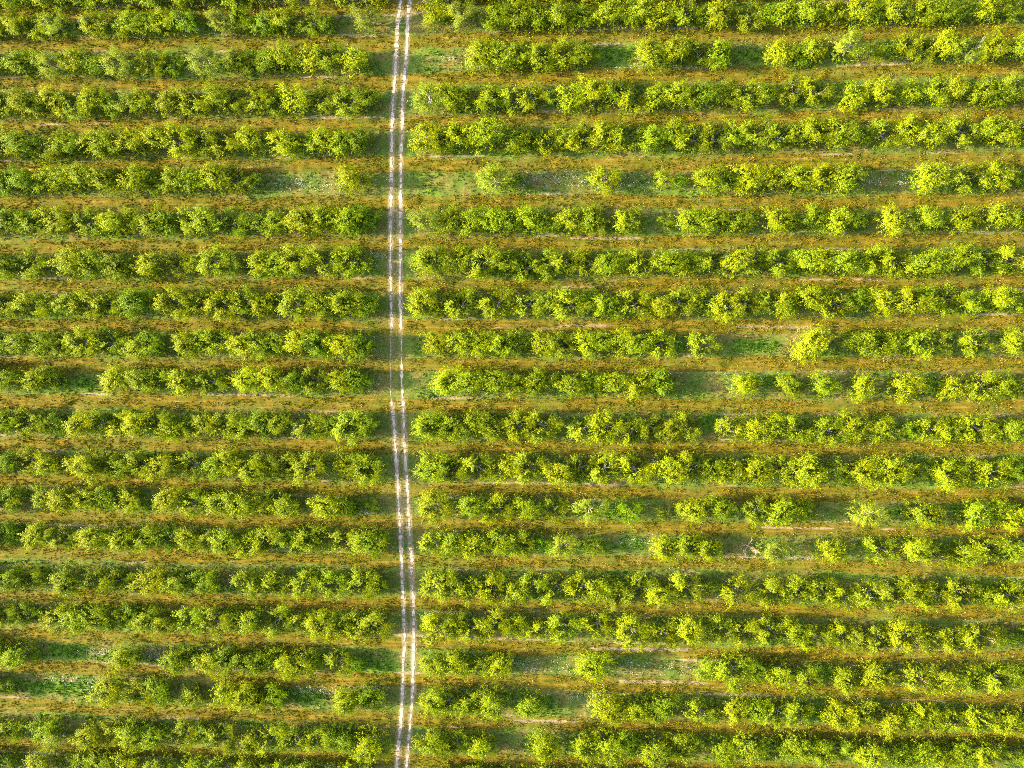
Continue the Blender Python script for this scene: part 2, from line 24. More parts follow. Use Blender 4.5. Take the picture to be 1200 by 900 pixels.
 20: "-97.5,-62.4,1.58,b! -93.3,-63.1,1.9,-! -90.3,-62.7,2.03,b! -86.5,-62.2,1.95,-! -83,-62.3,1.38,d~ -77.3,-62.3,1.66,b~ -74,-62.3,1.52,-~ -70.8,-62.1,1.67,-~ -67.8,-62.2,1.67,-~ -64,-62,1.81,b~ -59.4,-62.2,1.68,-~ -53.7,-62.1,1.68,-~ -48.8,-62,1.69,-~ -45.5,-62,1.55,-~ -43,-62.2,1.41,-~ -39.3,-62.3,1.55,-~ -35.7,-62.4,1.55,-~ -32.1,-62.4,1.55,-~ -28.5,-62.2,1.56,-~ -17.8,-62.3,1.69,-~ -14,-62.3,1.69,-~ -10.1,-62.2,1.69,-~ -6.6,-62.2,1.68,-~ -3.1,-62.2,1.68,-~ 0.3,-62.2,1.67,-~ 3.8,-62.1,1.67,-~ 7.3,-62.1,1.66,-~ 10.7,-62.1,1.65,-~ 14.1,-62,1.65,-~ 17.9,-62,1.64,-~ 21.6,-62,1.63,-~ 25.3,-62,1.62,-~ 29.3,-61.9,1.61,-~ 33.3,-61.8,1.6,-~ 36.9,-61.8,1.59,-~ 40.6,-61.8,1.58,-~ 44.5,-61.8,1.56,-~ 48.1,-61.8,1.55,-~ 51.7,-61.7,1.54,-~ 55.3,-61.7,1.53,-~ 58.9,-61.6,1.52,-~ 62.5,-61.6,1.5,-~ 66.3,-61.6,1.49,-~ 69.8,-62,1.69,p! 72.9,-61.8,2,-! 76.2,-61.2,2.02,d!",
}
LANES = {0: [(-83.7, 52.66), (-43.9, 52.34), (-24.6, 52.44), (-5.6, 53.4), (31.3, 53.08), (67.0, 52.78)], 1: [(-83.8, 48.17), (-44.0, 47.56), (-24.6, 47.2), (-5.6, 47.59), (31.4, 47.38), (67.1, 47.18)], 2: [(-83.9, 42.13), (-44.0, 41.38), (-24.6, 41.2), (-5.6, 41.9), (31.5, 41.67), (67.2, 41.92)], 3: [(-84.0, 35.55), (-44.0, 35.43), (-24.6, 35.31), (-5.5, 35.81), (31.6, 35.32), (67.4, 35.57)], 4: [(-84.1, 29.47), (-44.1, 29.46), (-24.6, 29.39), (-5.5, 29.32), (31.7, 29.07), (67.6, 29.19)], 5: [(-84.2, 24.01), (-44.1, 23.59), (-24.6, 23.58), (-5.5, 23.81), (31.8, 23.41), (67.7, 23.27)], 6: [(-84.4, 17.36), (-44.2, 17.58), (-24.6, 17.75), (-5.5, 17.66), (31.8, 17.74), (67.8, 17.7)], 7: [(-84.5, 11.48), (-44.2, 11.42), (-24.7, 11.39), (-5.4, 11.36), (31.9, 11.55), (68.0, 11.86)], 8: [(-84.6, 5.57), (-44.3, 5.49), (-24.7, 5.13), (-5.4, 5.29), (32.0, 5.47), (68.1, 6.13)], 9: [(-84.7, -0.62), (-44.3, -0.46), (-24.7, -0.63), (-5.4, -0.42), (32.1, -0.14), (68.3, 0.26)], 10: [(-84.8, -6.31), (-44.3, -6.29), (-24.7, -6.67), (-5.4, -6.4), (32.2, -6.26), (68.4, -6.13)], 11: [(-84.9, -12.8), (-44.4, -12.67), (-24.7, -12.86), (-5.3, -12.79), (32.3, -12.41), (68.6, -12.04)], 12: [(-85.0, -18.39), (-44.4, -19.07), (-24.7, -19.46), (-5.3, -19.21), (32.4, -19.34), (68.8, -18.84)], 13: [(-85.1, -24.27), (-44.5, -24.31), (-24.7, -24.4), (-5.3, -24.22), (32.5, -24.64), (68.9, -24.06)], 14: [(-85.2, -29.89), (-44.5, -29.96), (-24.7, -30.0), (-5.3, -29.9), (32.5, -29.71), (69.0, -29.66)], 15: [(-85.4, -36.62), (-44.6, -36.82), (-24.7, -36.66), (-5.2, -36.63), (32.6, -36.45), (69.2, -36.28)], 16: [(-85.5, -42.69), (-44.6, -42.78), (-24.7, -42.56), (-5.2, -42.87), (32.7, -43.09), (69.4, -42.79)], 17: [(-85.6, -47.42), (-44.6, -48.76), (-24.7, -48.49), (-5.2, -48.22), (32.8, -48.08), (69.5, -48.46)], 18: [(-85.7, -53.94), (-44.7, -54.22), (-24.7, -54.3), (-5.2, -54.5), (32.9, -54.38), (69.7, -54.77)], 19: [(-85.8, -60.34), (-44.7, -60.91), (-24.8, -60.79), (-5.2, -60.4), (33.0, -60.44), (69.8, -60.72)]}
RUT_A = [(-22.1, 53.5), (-22.55, 50.4), (-22.68, 47.3), (-22.81, 44.2), (-23.07, 41.1), (-23.27, 37.9), (-23.46, 34.8), (-23.47, 31.6), (-23.53, 28.5), (-23.6, 25.3), (-23.67, 19.0), (-23.62, 11.1), (-23.49, 6.3), (-23.76, -0.1), (-23.64, -4.6), (-23.25, -8.1), (-22.99, -11.7), (-22.74, -16.2), (-22.35, -22.7), (-22.03, -29.2), (-21.97, -32.4), (-21.71, -37.3), (-21.58, -42.2), (-21.72, -45.5), (-21.85, -48.8), (-21.98, -52.1), (-22.18, -55.4), (-22.52, -58.7), (-22.78, -62.0)]
RUT_B = [(-20.7, 53.5), (-21.02, 50.4), (-21.15, 47.3), (-21.34, 44.2), (-21.66, 41.0), (-21.86, 37.9), (-21.92, 34.8), (-22.05, 31.6), (-22.06, 28.5), (-22.12, 25.3), (-22.19, 19.0), (-22.2, 11.1), (-22.08, 3.1), (-21.95, -3.3), (-21.69, -8.1), (-21.57, -13.0), (-21.18, -17.7), (-20.99, -22.7), (-20.66, -27.5), (-20.47, -32.4), (-20.21, -37.2), (-20.15, -42.2), (-20.21, -45.5), (-20.28, -48.8), (-20.48, -52.1), (-20.74, -55.4), (-21.0, -58.7), (-21.27, -62.0)]
FLOWERS = [(-38.2, 26.6, 5.7, 0.6, 260), (-1.1, 26.8, 2.5, 0.7, 160), (5.8, 26.5, 1.5, 0.5, 60), (11.4, 26.2, 2.8, 0.5, 120), (47.4, 26.4, 2.8, 0.6, 110), (66.2, 14.1, 1.8, 0.5, 70), (27.9, -1.8, 3.3, 0.6, 90), (-25.3, 15.8, 0.5, 0.7, 45), (-26.2, 16.5, 0.4, 0.5, 30), (-26.3, 8.6, 0.3, 0.7, 35), (-25.8, 2.4, 0.3, 0.7, 40), (-26.0, -3.3, 0.5, 0.6, 30), (-67.3, -20.0, 1.0, 0.4, 35), (-27.3, -22.7, 1.3, 0.3, 40), (-69.0, -45.2, 1.5, 0.5, 80), (-61.5, -45.2, 1.3, 0.5, 80), (-59.8, -45.2, 1.0, 0.4, 40), (-56.1, -51.2, 2.0, 0.5, 120), (-36.6, -50.0, 2.5, 0.6, 130), (-32.0, -48.4, 1.5, 0.3, 60), (-73.2, -49.5, 5.1, 0.2, 80), (-3.2, -45.4, 1.3, 0.7, 80), (1.2, -46.0, 2.5, 0.8, 60), (12.7, -45.5, 3.8, 0.6, 130), (20.3, -45.1, 2.5, 0.6, 70), (5.1, -50.0, 2.3, 0.5, 60), (6.4, -51.3, 0.5, 0.3, 25), (38.1, -28.7, 1.8, 0.3, 70), (45.9, -22.7, 2.0, 0.3, 30), (11.9, -26.3, 2.3, 0.3, 50), (-67.7, -50.7, 5.1, 0.4, 70), (-80.0, -47.0, 5.1, 0.2, 40), (26.6, 42.1, 1.3, 0.3, 20), (11.9, 43.0, 1.8, 0.2, 35), (63.1, 43.8, 2.5, 0.5, 50), (65.4, 43.3, 1.0, 0.3, 30), (-29.8, 12.0, 0.5, 0.2, 10), (-13.1, 37.2, 0.4, 0.5, 8), (56.4, -3.5, 1.0, 0.3, 25), (-11.2, 45.1, 0.5, 0.5, 10), (-15.7, 44.9, 1.8, 0.6, 40)]
LUSH = [(-81.0, 50.9, 2.3, 0.9), (-71.1, -3.6, 2.0, 0.9), (-71.8, -3.3, 2.8, 0.8), (9.4, 44.9, 3.8, 1.0), (29.0, 44.5, 2.0, 0.9), (64.3, 44.2, 2.3, 1.0), (19.1, 2.6, 1.3, 1.1), (39.4, 0.8, 3.8, 1.1), (29.6, 2.6, 3.3, 1.0), (-74.5, -45.1, 3.8, 1.1), (-78.0, -51.0, 5.7, 1.0), (-72.5, -50.9, 3.2, 1.0), (6.2, -27.4, 3.8, 1.0), (12.5, -26.6, 2.0, 1.0), (-1.4, -27.5, 1.8, 1.0), (10.2, -22.2, 2.5, 1.1), (-38.6, -51.3, 5.1, 1.0), (-26.1, -46.3, 3.8, 1.0), (-27.4, -46.1, 1.5, 0.9), (-1.4, -27.5, 1.3, 0.8), (23.6, -8.7, 1.5, 1.8), (50.8, -21.6, 2.0, 0.9), (32.1, -2.4, 3.2, 1.0), (56.3, -26.8, 1.8, 1.0), (40.3, -51.6, 2.0, 1.5), (67.2, -28.2, 1.8, 1.0), (-60.5, -21.9, 1.3, 0.9), (-0.0, -51.5, 2.0, 1.0), (50.3, 3.3, 1.0, 0.8), (6.3, -43.5, 2.5, 0.8), (-83.8, -26.3, 2.5, 1.1)]
BARE = [(2.7, 13.6, 18.4, 0.28), (0.9, 9.7, 5.6, 0.25), (-10.5, 7.2, 5.3, 0.19), (5.4, 11.6, 46.5, 0.23), (42.9, 48.9, 12.2, 0.23), (6.3, 21.5, -42.8, 0.33), (10.2, 24.1, -47.7, 0.33), (-5.2, 5.1, -54.2, 0.28), (-75.6, -43.9, 53.3, 0.23), (-43.9, -23.1, 53.6, 0.38), (-20.1, -13.2, 53.1, 0.25), (-0.4, 9.7, 11.2, 0.15), (35.6, 44.1, 12.3, 0.15), (31.2, 42.3, -24.2, 0.2), (48.4, 52.0, -24.1, 0.18), (-81.3, -63.8, 35.9, 0.13), (-57.3, -44.1, 29.1, 0.13), (-8.1, 31.4, 49.5, 0.16), (27.1, 39.4, 5.3, 0.23)]
FADE_A = [(-5.9, 5.0, 0.12)]
FADE_B = [(-5.9, 5.0, 0.5), (26.6, 29.1, 0.7)]
SUN, SKY = 5.0, .12

rng = np.random.default_rng(11)
random.seed(5)
scene = bpy.context.scene
col = scene.collection
D = math.radians
EXPOSURE = 2.75
SUN_EL, SUN_AZ = 20.0, 1.0          # low evening sun, shining along the rows (towards +X)

# ------------------------------------------------------------------ helpers
def vnoise(x, y, sx, sy, seed):
    """smooth 2D value noise, 0..1"""
    r = np.random.default_rng(seed)
    lat = r.random((257, 257))
    u = np.asarray(x) / sx + 1000.0; v = np.asarray(y) / sy + 1000.0
    iu = np.floor(u).astype(int); iv = np.floor(v).astype(int)
    fu = u - iu; fv = v - iv
    fu = fu * fu * (3 - 2 * fu); fv = fv * fv * (3 - 2 * fv)
    i0 = iu % 256; j0 = iv % 256
    return (lat[i0, j0] * (1 - fu) * (1 - fv) + lat[i0 + 1, j0] * fu * (1 - fv)
            + lat[i0, j0 + 1] * (1 - fu) * fv + lat[i0 + 1, j0 + 1] * fu * fv)

def sstep(a, b, x):
    t = np.clip((x - a) / (b - a), 0, 1)
    return t * t * (3 - 2 * t)

def norm(v):
    return v / np.maximum(np.linalg.norm(v, axis=-1, keepdims=True), 1e-9)

def make_mesh(name, verts, faces, mats, mat_idx=None, attrs=None, smooth=False):
    """faces: list of int arrays, each (n, k)"""
    me = bpy.data.meshes.new(name)
    verts = np.asarray(verts, dtype=np.float32)
    me.vertices.add(len(verts)); me.vertices.foreach_set('co', verts.ravel())
    faces = [np.asarray(f, dtype=np.int32) for f in faces if len(f)]
    nl = sum(f.size for f in faces); npoly = sum(len(f) for f in faces)
    me.loops.add(nl); me.polygons.add(npoly)
    me.loops.foreach_set('vertex_index', np.concatenate([f.ravel() for f in faces]))
    ls = []; o = 0
    for f in faces:
        k = f.shape[1]; ls.append(o + np.arange(len(f)) * k); o += f.size
    me.polygons.foreach_set('loop_start', np.concatenate(ls).astype(np.int32))
    for m in mats: me.materials.append(m)
    if mat_idx is not None: me.polygons.foreach_set('material_index', np.asarray(mat_idx, dtype=np.int32))
    me.polygons.foreach_set('use_smooth', np.full(npoly, smooth, dtype=bool))
    for an, (dom, typ, arr) in (attrs or {}).items():
        a = me.attributes.new(an, typ, dom)
        key = 'color' if typ == 'FLOAT_COLOR' else 'value'
        a.data.foreach_set(key, np.asarray(arr, dtype=np.float32).ravel())
    me.update(calc_edges=True)
    return me

def link(name, data, parent=None):
    o = bpy.data.objects.new(name, data); col.objects.link(o)
    if parent is not None: o.parent = parent
    return o

def tag(o, label=None, cat=None, group=None, kind=None):
    if label: o['label'] = label
    if cat: o['category'] = cat
    if group: o['group'] = group
    if kind: o['kind'] = kind
    return o

# ------------------------------------------------------------------ materials
def new_mat(name):
    m = bpy.data.materials.new(name); m.use_nodes = True
    m.node_tree.nodes.clear()
    return m, m.node_tree.nodes, m.node_tree.links

def ramp(N, stops, interp='LINEAR'):
    r = N.new('ShaderNodeValToRGB'); r.color_ramp.interpolation = interp
    e = r.color_ramp.elements
    while len(e) > 1: e.remove(e[0])
    e[0].position = stops[0][0]; e[0].color = (*stops[0][1], 1)
    for p, c in stops[1:]:
        x = e.new(p); x.color = (*c, 1)
    return r

def leaf_material():
    m, N, L = new_mat('orchard leaf')
    geo = N.new('ShaderNodeNewGeometry'); oi = N.new('ShaderNodeObjectInfo')
    at = N.new('ShaderNodeAttribute'); at.attribute_name = 'tint'
    r = ramp(N, [(0, (.050, .106, .008)), (.4, (.094, .154, .006)), (.8, (.152, .202, .004)), (1, (.198, .234, .007))])
    L.new(geo.outputs['Random Per Island'], r.inputs['Fac'])
    m1 = N.new('ShaderNodeMix'); m1.data_type = 'RGBA'; m1.blend_type = 'MULTIPLY'; m1.inputs[0].default_value = 1
    m2 = N.new('ShaderNodeMix'); m2.data_type = 'RGBA'; m2.blend_type = 'MULTIPLY'; m2.inputs[0].default_value = 1
    L.new(r.outputs['Color'], m1.inputs[6]); L.new(at.outputs['Color'], m1.inputs[7])
    L.new(m1.outputs[2], m2.inputs[6]); L.new(oi.outputs['Color'], m2.inputs[7])
    p = N.new('ShaderNodeBsdfPrincipled'); p.inputs['Roughness'].default_value = .5
    p.inputs['Specular IOR Level'].default_value = .05
    t = N.new('ShaderNodeBsdfTranslucent')
    hs = N.new('ShaderNodeHueSaturation'); hs.inputs['Hue'].default_value = .488
    hs.inputs['Saturation'].default_value = 1.1; hs.inputs['Value'].default_value = 1.6
    L.new(m2.outputs[2], p.inputs['Base Color']); L.new(m2.outputs[2], hs.inputs['Color'])
    L.new(hs.outputs['Color'], t.inputs['Color'])
    mx = N.new('ShaderNodeMixShader'); mx.inputs[0].default_value = .25
    L.new(p.outputs[0], mx.inputs[1]); L.new(t.outputs[0], mx.inputs[2])
    o = N.new('ShaderNodeOutputMaterial'); L.new(mx.outputs[0], o.inputs['Surface'])
    return m

def bark_material(name, a, b):
    m, N, L = new_mat(name)
    tc = N.new('ShaderNodeTexCoord'); n = N.new('ShaderNodeTexNoise'); n.inputs['Scale'].default_value = 7
    n.inputs['Detail'].default_value = 4
    L.new(tc.outputs['Object'], n.inputs['Vector'])
    r = ramp(N, [(.3, a), (.7, b)])
    L.new(n.outputs[0], r.inputs['Fac'])
    p = N.new('ShaderNodeBsdfPrincipled'); p.inputs['Roughness'].default_value = .85
    L.new(r.outputs['Color'], p.inputs['Base Color'])
    o = N.new('ShaderNodeOutputMaterial'); L.new(p.outputs[0], o.inputs['Surface'])
    return m

def blade_material(name, stops, transl=.3):
    m, N, L = new_mat(name)
    geo = N.new('ShaderNodeNewGeometry')
    n = N.new('ShaderNodeTexNoise'); n.inputs['Scale'].default_value = .55; n.inputs['Detail'].default_value = 4
    L.new(geo.outputs['Position'], n.inputs['Vector'])
    ad = N.new('ShaderNodeMath'); ad.operation = 'MULTIPLY_ADD'; ad.inputs[1].default_value = .6
    sc = N.new('ShaderNodeMath'); sc.operation = 'MULTIPLY_ADD'; sc.inputs[1].default_value = 1.5; sc.inputs[2].default_value = -.55
    L.new(n.outputs[0], sc.inputs[0])
    L.new(geo.outputs['Random Per Island'], ad.inputs[0]); L.new(sc.outputs[0], ad.inputs[2])
    r = ramp(N, stops); L.new(ad.outputs[0], r.inputs['Fac'])
    d = N.new('ShaderNodeBsdfDiffuse'); t = N.new('ShaderNodeBsdfTranslucent')
    L.new(r.outputs['Color'], d.inputs['Color']); L.new(r.outputs['Color'], t.inputs['Color'])
    mx = N.new('ShaderNodeMixShader'); mx.inputs[0].default_value = transl
    L.new(d.outputs[0], mx.inputs[1]); L.new(t.outputs[0], mx.inputs[2])
    o = N.new('ShaderNodeOutputMaterial'); L.new(mx.outputs[0], o.inputs['Surface'])
    return m

def ground_material():
    m, N, L = new_mat('orchard soil and turf')
    tc = N.new('ShaderNodeTexCoord')
    def noise(scale, sx=1, sy=1, detail=5, rough=.6):
        mp = N.new('ShaderNodeMapping'); mp.inputs['Scale'].default_value = (sx, sy, 1)
        L.new(tc.outputs['Object'], mp.inputs['Vector'])
        n = N.new('ShaderNodeTexNoise'); n.inputs['Scale'].default_value = scale
        n.inputs['Detail'].default_value = detail; n.inputs['Roughness'].default_value = rough
        L.new(mp.outputs['Vector'], n.inputs['Vector']); return n.outputs[0]
    def att(name):
        a = N.new('ShaderNodeAttribute'); a.attribute_name = name; return a.outputs['Fac']
    def mix(f, a, b):
        x = N.new('ShaderNodeMix'); x.data_type = 'RGBA'
        L.new(f, x.inputs[0]); L.new(a, x.inputs[6]); L.new(b, x.inputs[7]); return x.outputs[2]
    def cr(f, stops):
        r = ramp(N, stops); L.new(f, r.inputs['Fac']); return r.outputs['Color']
    def soft(f, amp, n, lo, hi):
        a = N.new('ShaderNodeMath'); a.operation = 'MULTIPLY_ADD'; a.inputs[1].default_value = amp
        L.new(n, a.inputs[0]); L.new(f, a.inputs[2])
        r = N.new('ShaderNodeMapRange'); r.inputs['From Min'].default_value = lo; r.inputs['From Max'].default_value = hi
        r.interpolation_type = 'SMOOTHSTEP'
        L.new(a.outputs[0], r.inputs['Value']); return r.outputs['Result']
    fine = noise(3.2, 1, 1, 6, .7); med = noise(.35, 1, 1, 5, .6); streak = noise(1.0, .18, 2.2, 4, .6)
    turf = cr(fine, [(.3, (.032, .064, .010)), (.5, (.054, .094, .013)), (.62, (.082, .102, .022)), (.75, (.125, .115, .050))])
    lush = cr(fine, [(.3, (.045, .092, .010)), (.6, (.080, .145, .014)), (.8, (.12, .18, .03))])
    dry = cr(streak, [(.25, (.030, .050, .004)), (.42, (.058, .066, .005)), (.55, (.095, .076, .007)), (.68, (.130, .104, .018)), (.82, (.24, .20, .09))])
    soil = cr(fine, [(.3, (.12, .10, .055)), (.6, (.18, .155, .10)), (.8, (.27, .24, .18))])
    olive = cr(fine, [(.3, (.060, .066, .014)), (.5, (.095, .088, .022)), (.7, (.16, .13, .055))])
    turf = mix(cr(med, [(.42, (0, 0, 0)), (.62, (1, 1, 1))]), turf, olive)
    c = mix(soft(att('lush'), .5, fine, .5, .95), turf, lush)
    c = mix(soft(att('lane'), .7, fine, .6, 1.1), c, dry)
    c = mix(soft(att('bare'), .6, fine, .65, 1.1), c, soil)
    p = N.new('ShaderNodeBsdfPrincipled'); p.inputs['Roughness'].default_value = .95
    p.inputs['Specular IOR Level'].default_value = .1
    L.new(c, p.inputs['Base Color'])
    b = N.new('ShaderNodeBump'); b.inputs['Strength'].default_value = .5; b.inputs['Distance'].default_value = .12
    L.new(fine, b.inputs['Height']); L.new(b.outputs[0], p.inputs['Normal'])
    o = N.new('ShaderNodeOutputMaterial'); L.new(p.outputs[0], o.inputs['Surface'])
    return m

def rut_material():
    m, N, L = new_mat('pale trodden dirt')
    tc = N.new('ShaderNodeTexCoord'); n = N.new('ShaderNodeTexNoise'); n.inputs['Scale'].default_value = 1.6
    n.inputs['Detail'].default_value = 6; n.inputs['Roughness'].default_value = .7
    L.new(tc.outputs['Object'], n.inputs['Vector'])
    r = ramp(N, [(.32, (.12, .10, .06)), (.48, (.27, .24, .19)), (.68, (.46, .43, .38))])
    L.new(n.outputs[0], r.inputs['Fac'])
    p = N.new('ShaderNodeBsdfPrincipled'); p.inputs['Roughness'].default_value = .95
    L.new(r.outputs['Color'], p.inputs['Base Color'])
    b = N.new('ShaderNodeBump'); b.inputs['Strength'].default_value = .4; b.inputs['Distance'].default_value = .05
    L.new(n.outputs[0], b.inputs['Height']); L.new(b.outputs[0], p.inputs['Normal'])
    o = N.new('ShaderNodeOutputMaterial'); L.new(p.outputs[0], o.inputs['Surface'])
    return m

LEAF = leaf_material()
BARK = bark_material('grey bark', (.20, .175, .155), (.34, .31, .285))
LIMB = bark_material('pale weathered limb bark', (.26, .235, .205), (.44, .41, .375))
DEAD = bark_material('dead reddish wood', (.26, .15, .11), (.42, .29, .23))
GROUND = ground_material(); RUT = rut_material()
GREEN_BLADE = blade_material('green grass blades', [(0, (.028, .072, .006)), (.35, (.046, .105, .007)), (.6, (.070, .124, .009)), (.8, (.115, .140, .018)), (1, (.20, .19, .07))])
LUSH_BLADE = blade_material('fresh green weeds', [(0, (.036, .100, .006)), (.5, (.060, .160, .008)), (1, (.100, .205, .014))])
DRY_BLADE = blade_material('dry mown grass blades', [(0, (.026, .06, .003)), (.3, (.055, .090, .004)), (.47, (.16, .150, .004)), (.58, (.085, .064, .006)), (.72, (.158, .138, .008)), (.88, (.22, .175, .024)), (1, (.45, .39, .20))])
FLOWER = blade_material('white umbels', [(0, (.13, .17, .10)), (.5, (.27, .30, .23)), (1, (.52, .52, .46))], .2)

# ------------------------------------------------------------------ lanes, track
lane_k = sorted(LANES)
LX = np.array([[p[0] for p in LANES[k]] for k in lane_k]); LY = np.array([[p[1] for p in LANES[k]] for k in lane_k])
def lane_dist(x, y):
    """signed distance to the nearest mown lane's centre line"""
    x = np.asarray(x, float); y = np.asarray(y, float)
    best = np.full(x.shape, 99.0)
    for i in range(-12, len(lane_k) + 12):
        j = min(max(i, 0), len(lane_k) - 1)
        c = np.interp(x, LX[j], LY[j]) - 6.0 * (i - j)
        d = y - c
        best = np.where(np.abs(d) < np.abs(best), d, best)
    return best
RA = np.array(RUT_A)[::-1]; RB = np.array(RUT_B)[::-1]
def rut_x(R, y): return np.interp(y, R[:, 1], R[:, 0])
def track_x(y): return .5 * (rut_x(RA, y) + rut_x(RB, y))

# ------------------------------------------------------------------ ground sheet
gx = np.concatenate([[-1500, -700, -350, -200, -140], np.arange(-112, 98, .34), [120, 180, 350, 700, 1500]])
gy = np.concatenate([[-1500, -700, -350, -200, -130], np.arange(-84, 76, .34), [100, 180, 350, 700, 1500]])
GX, GY = np.meshgrid(gx, gy)
def ground_z(x, y):
    ld = lane_dist(x, y)
    z = .10 * (vnoise(x, y, 1.1, .8, 1) - .5) + .10 * (vnoise(x, y, .6, .6, 2) - .5)
    return z - .03 * np.exp(-(ld / 1.2) ** 2)
ld = lane_dist(GX, GY)
wob = .5 * (vnoise(GX, GY, 5, 2, 7) - .5) + .35 * (vnoise(GX, GY, 1.3, .8, 8) - .5)
lane_a = 1 - sstep(.7, 1.5, np.abs(ld + .4 * (vnoise(GX, GY, 14, 3, 9) - .5)) + wob)
rd = np.minimum(np.abs(GX - rut_x(RA, GY)) + sum((GY > a) & (GY < b) for a, b, f in FADE_A) * .35, np.abs(GX - rut_x(RB, GY)) + sum((GY > a) & (GY < b) for a, b, f in FADE_B) * .2)
lane_a = lane_a * (.55 + .45 * sstep(.28, .62, vnoise(GX, GY, 4.5, 1.1, 91)))
td = np.abs(GX - track_x(GY))
bare_a = np.maximum(.85 * (1 - sstep(.15, .85, rd + .3 * (vnoise(GX, GY, 1, 1.6, 4) - .5))),
                    .42 * (1 - sstep(.6, 2.0, td)))
# thin worn streaks along the lane edges
edge = np.exp(-((np.abs(ld) - 1.15) / .28) ** 2)
bare_a = np.maximum(bare_a, edge * sstep(.62, .8, vnoise(GX, GY, 7, 1.2, 21)) * .9)
for (x0, x1, y0, w) in BARE:
    y_ = y0 + .25 * (vnoise(GX, GY, 4, 9, 33) - .5)
    bare_a = np.maximum(bare_a, sstep(x0 - 1.5, x0 + 1.5, GX) * (1 - sstep(x1 - 1.5, x1 + 1.5, GX)) * np.exp(-((GY - y_) / w) ** 2) * 1.05)
far = (np.abs(GX) > 400) | (np.abs(GY) > 400)
lush_a = sstep(.45, .7, vnoise(GX, GY, 6, 2.2, 12)) * .45 * (1 - sstep(1.8, 3.4, 3.6 - td))
for (x, y, rx, ry) in LUSH:
    lush_a = np.maximum(lush_a, 1.0 * np.exp(-(((GX - x) / rx) ** 2 + ((GY - y) / ry) ** 2) ** 2))
nx, ny = len(gx), len(gy)
idx = np.arange(nx * ny).reshape(ny, nx)
quads = np.stack([idx[:-1, :-1], idx[:-1, 1:], idx[1:, 1:], idx[1:, :-1]], -1).reshape(-1, 4)
gv = np.stack([GX, GY, np.where(far, 0, ground_z(GX, GY))], -1).reshape(-1, 3)
gme = make_mesh('ground', gv, [quads], [GROUND], smooth=True, attrs={
    'lane': ('POINT', 'FLOAT', lane_a), 'bare': ('POINT', 'FLOAT', bare_a), 'lush': ('POINT', 'FLOAT', lush_a)})
tag(link('ground', gme), 'grassy orchard floor with dry mown strips between the tree rows', kind='structure')

# two worn wheel ruts: ribbons with ragged edges and breaks, following the ground
def rut_ribbon(R, seed, base):
    ys = np.arange(-84, 76, .14)
    x0 = rut_x(R, ys) + .10 * (vnoise(ys, ys * 0, 3, 1, seed) - .5)
    w = .04 + .20 * vnoise(ys, ys * 0, .5, 1, seed + 1) + .10 * vnoise(ys, ys * 0, 4, 1, seed + 2)
    thin = FADE_A if base == 'a' else FADE_B
    for (y0, y1, f) in thin:
        w = np.where((ys > y0) & (ys < y1), w * f * (.4 + 1.2 * vnoise(ys, ys * 0, 1.2, 1, seed + 6)), w)
    l = w * (.7 + .6 * vnoise(ys, ys * 0, .3, 1, seed + 3)); r = w * (.7 + .6 * vnoise(ys, ys * 0, .3, 1, seed + 4))
    cols = []
    for t in (-1, -.4, .4, 1):
        xx = x0 + np.where(t < 0, -l, r) * abs(t)
        cols.append(np.stack([xx, ys, ground_z(xx, ys) + .025], -1))
    return np.stack(cols, 1)
rv = []; rf = []; off = 0
for R, seed, b in ((RA, 51, 'a'), (RB, 71, 'b')):
    P = rut_ribbon(R, seed, b); n = len(P)
    i = np.arange(n * 4).reshape(n, 4) + off
    q = np.stack([i[:-1, :-1], i[:-1, 1:], i[1:, 1:], i[1:, :-1]], -1)
    keep = vnoise(P[:-1, 0, 1], P[:-1, 0, 1] * 0, .45, 1, seed + 9) > .2
    rf.append(q[keep].reshape(-1, 4)); rv.append(P.reshape(-1, 3)); off += n * 4
tag(link('dirt_track', make_mesh('dirt_track', np.concatenate(rv), rf, [RUT], smooth=True)),
    'farm track of two pale wheel ruts running between the two halves of the orchard', kind='structure')

# ------------------------------------------------------------------ trees
def tube(pts, rad, sides=5):
    pts = np.asarray(pts, float); n = len(pts)
    t = norm(np.gradient(pts, axis=0))
    a = np.array([0, 0, 1.0]); a = np.where(np.abs(t @ a)[:, None] > .9, np.array([1.0, 0, 0]), a)
    u = norm(np.cross(t, a)); v = np.cross(t, u)
    th = np.arange(sides) * 2 * np.pi / sides
    ring = pts[:, None] + np.asarray(rad)[:, None, None] * (np.cos(th)[None, :, None] * u[:, None] + np.sin(th)[None, :, None] * v[:, None])
    V = ring.reshape(-1, 3)
    i = np.arange(n * sides).reshape(n, sides)
    j = np.roll(i, -1, 1)
    F = np.stack([i[:-1], j[:-1], j[1:], i[1:]], -1).reshape(-1, 4)
    return V, F
def join(parts):
    V = []; F = []; o = 0
    for v, f in parts:
        V.append(v); F.append(f + o); o += len(v)
    return np.concatenate(V), np.concatenate(F)

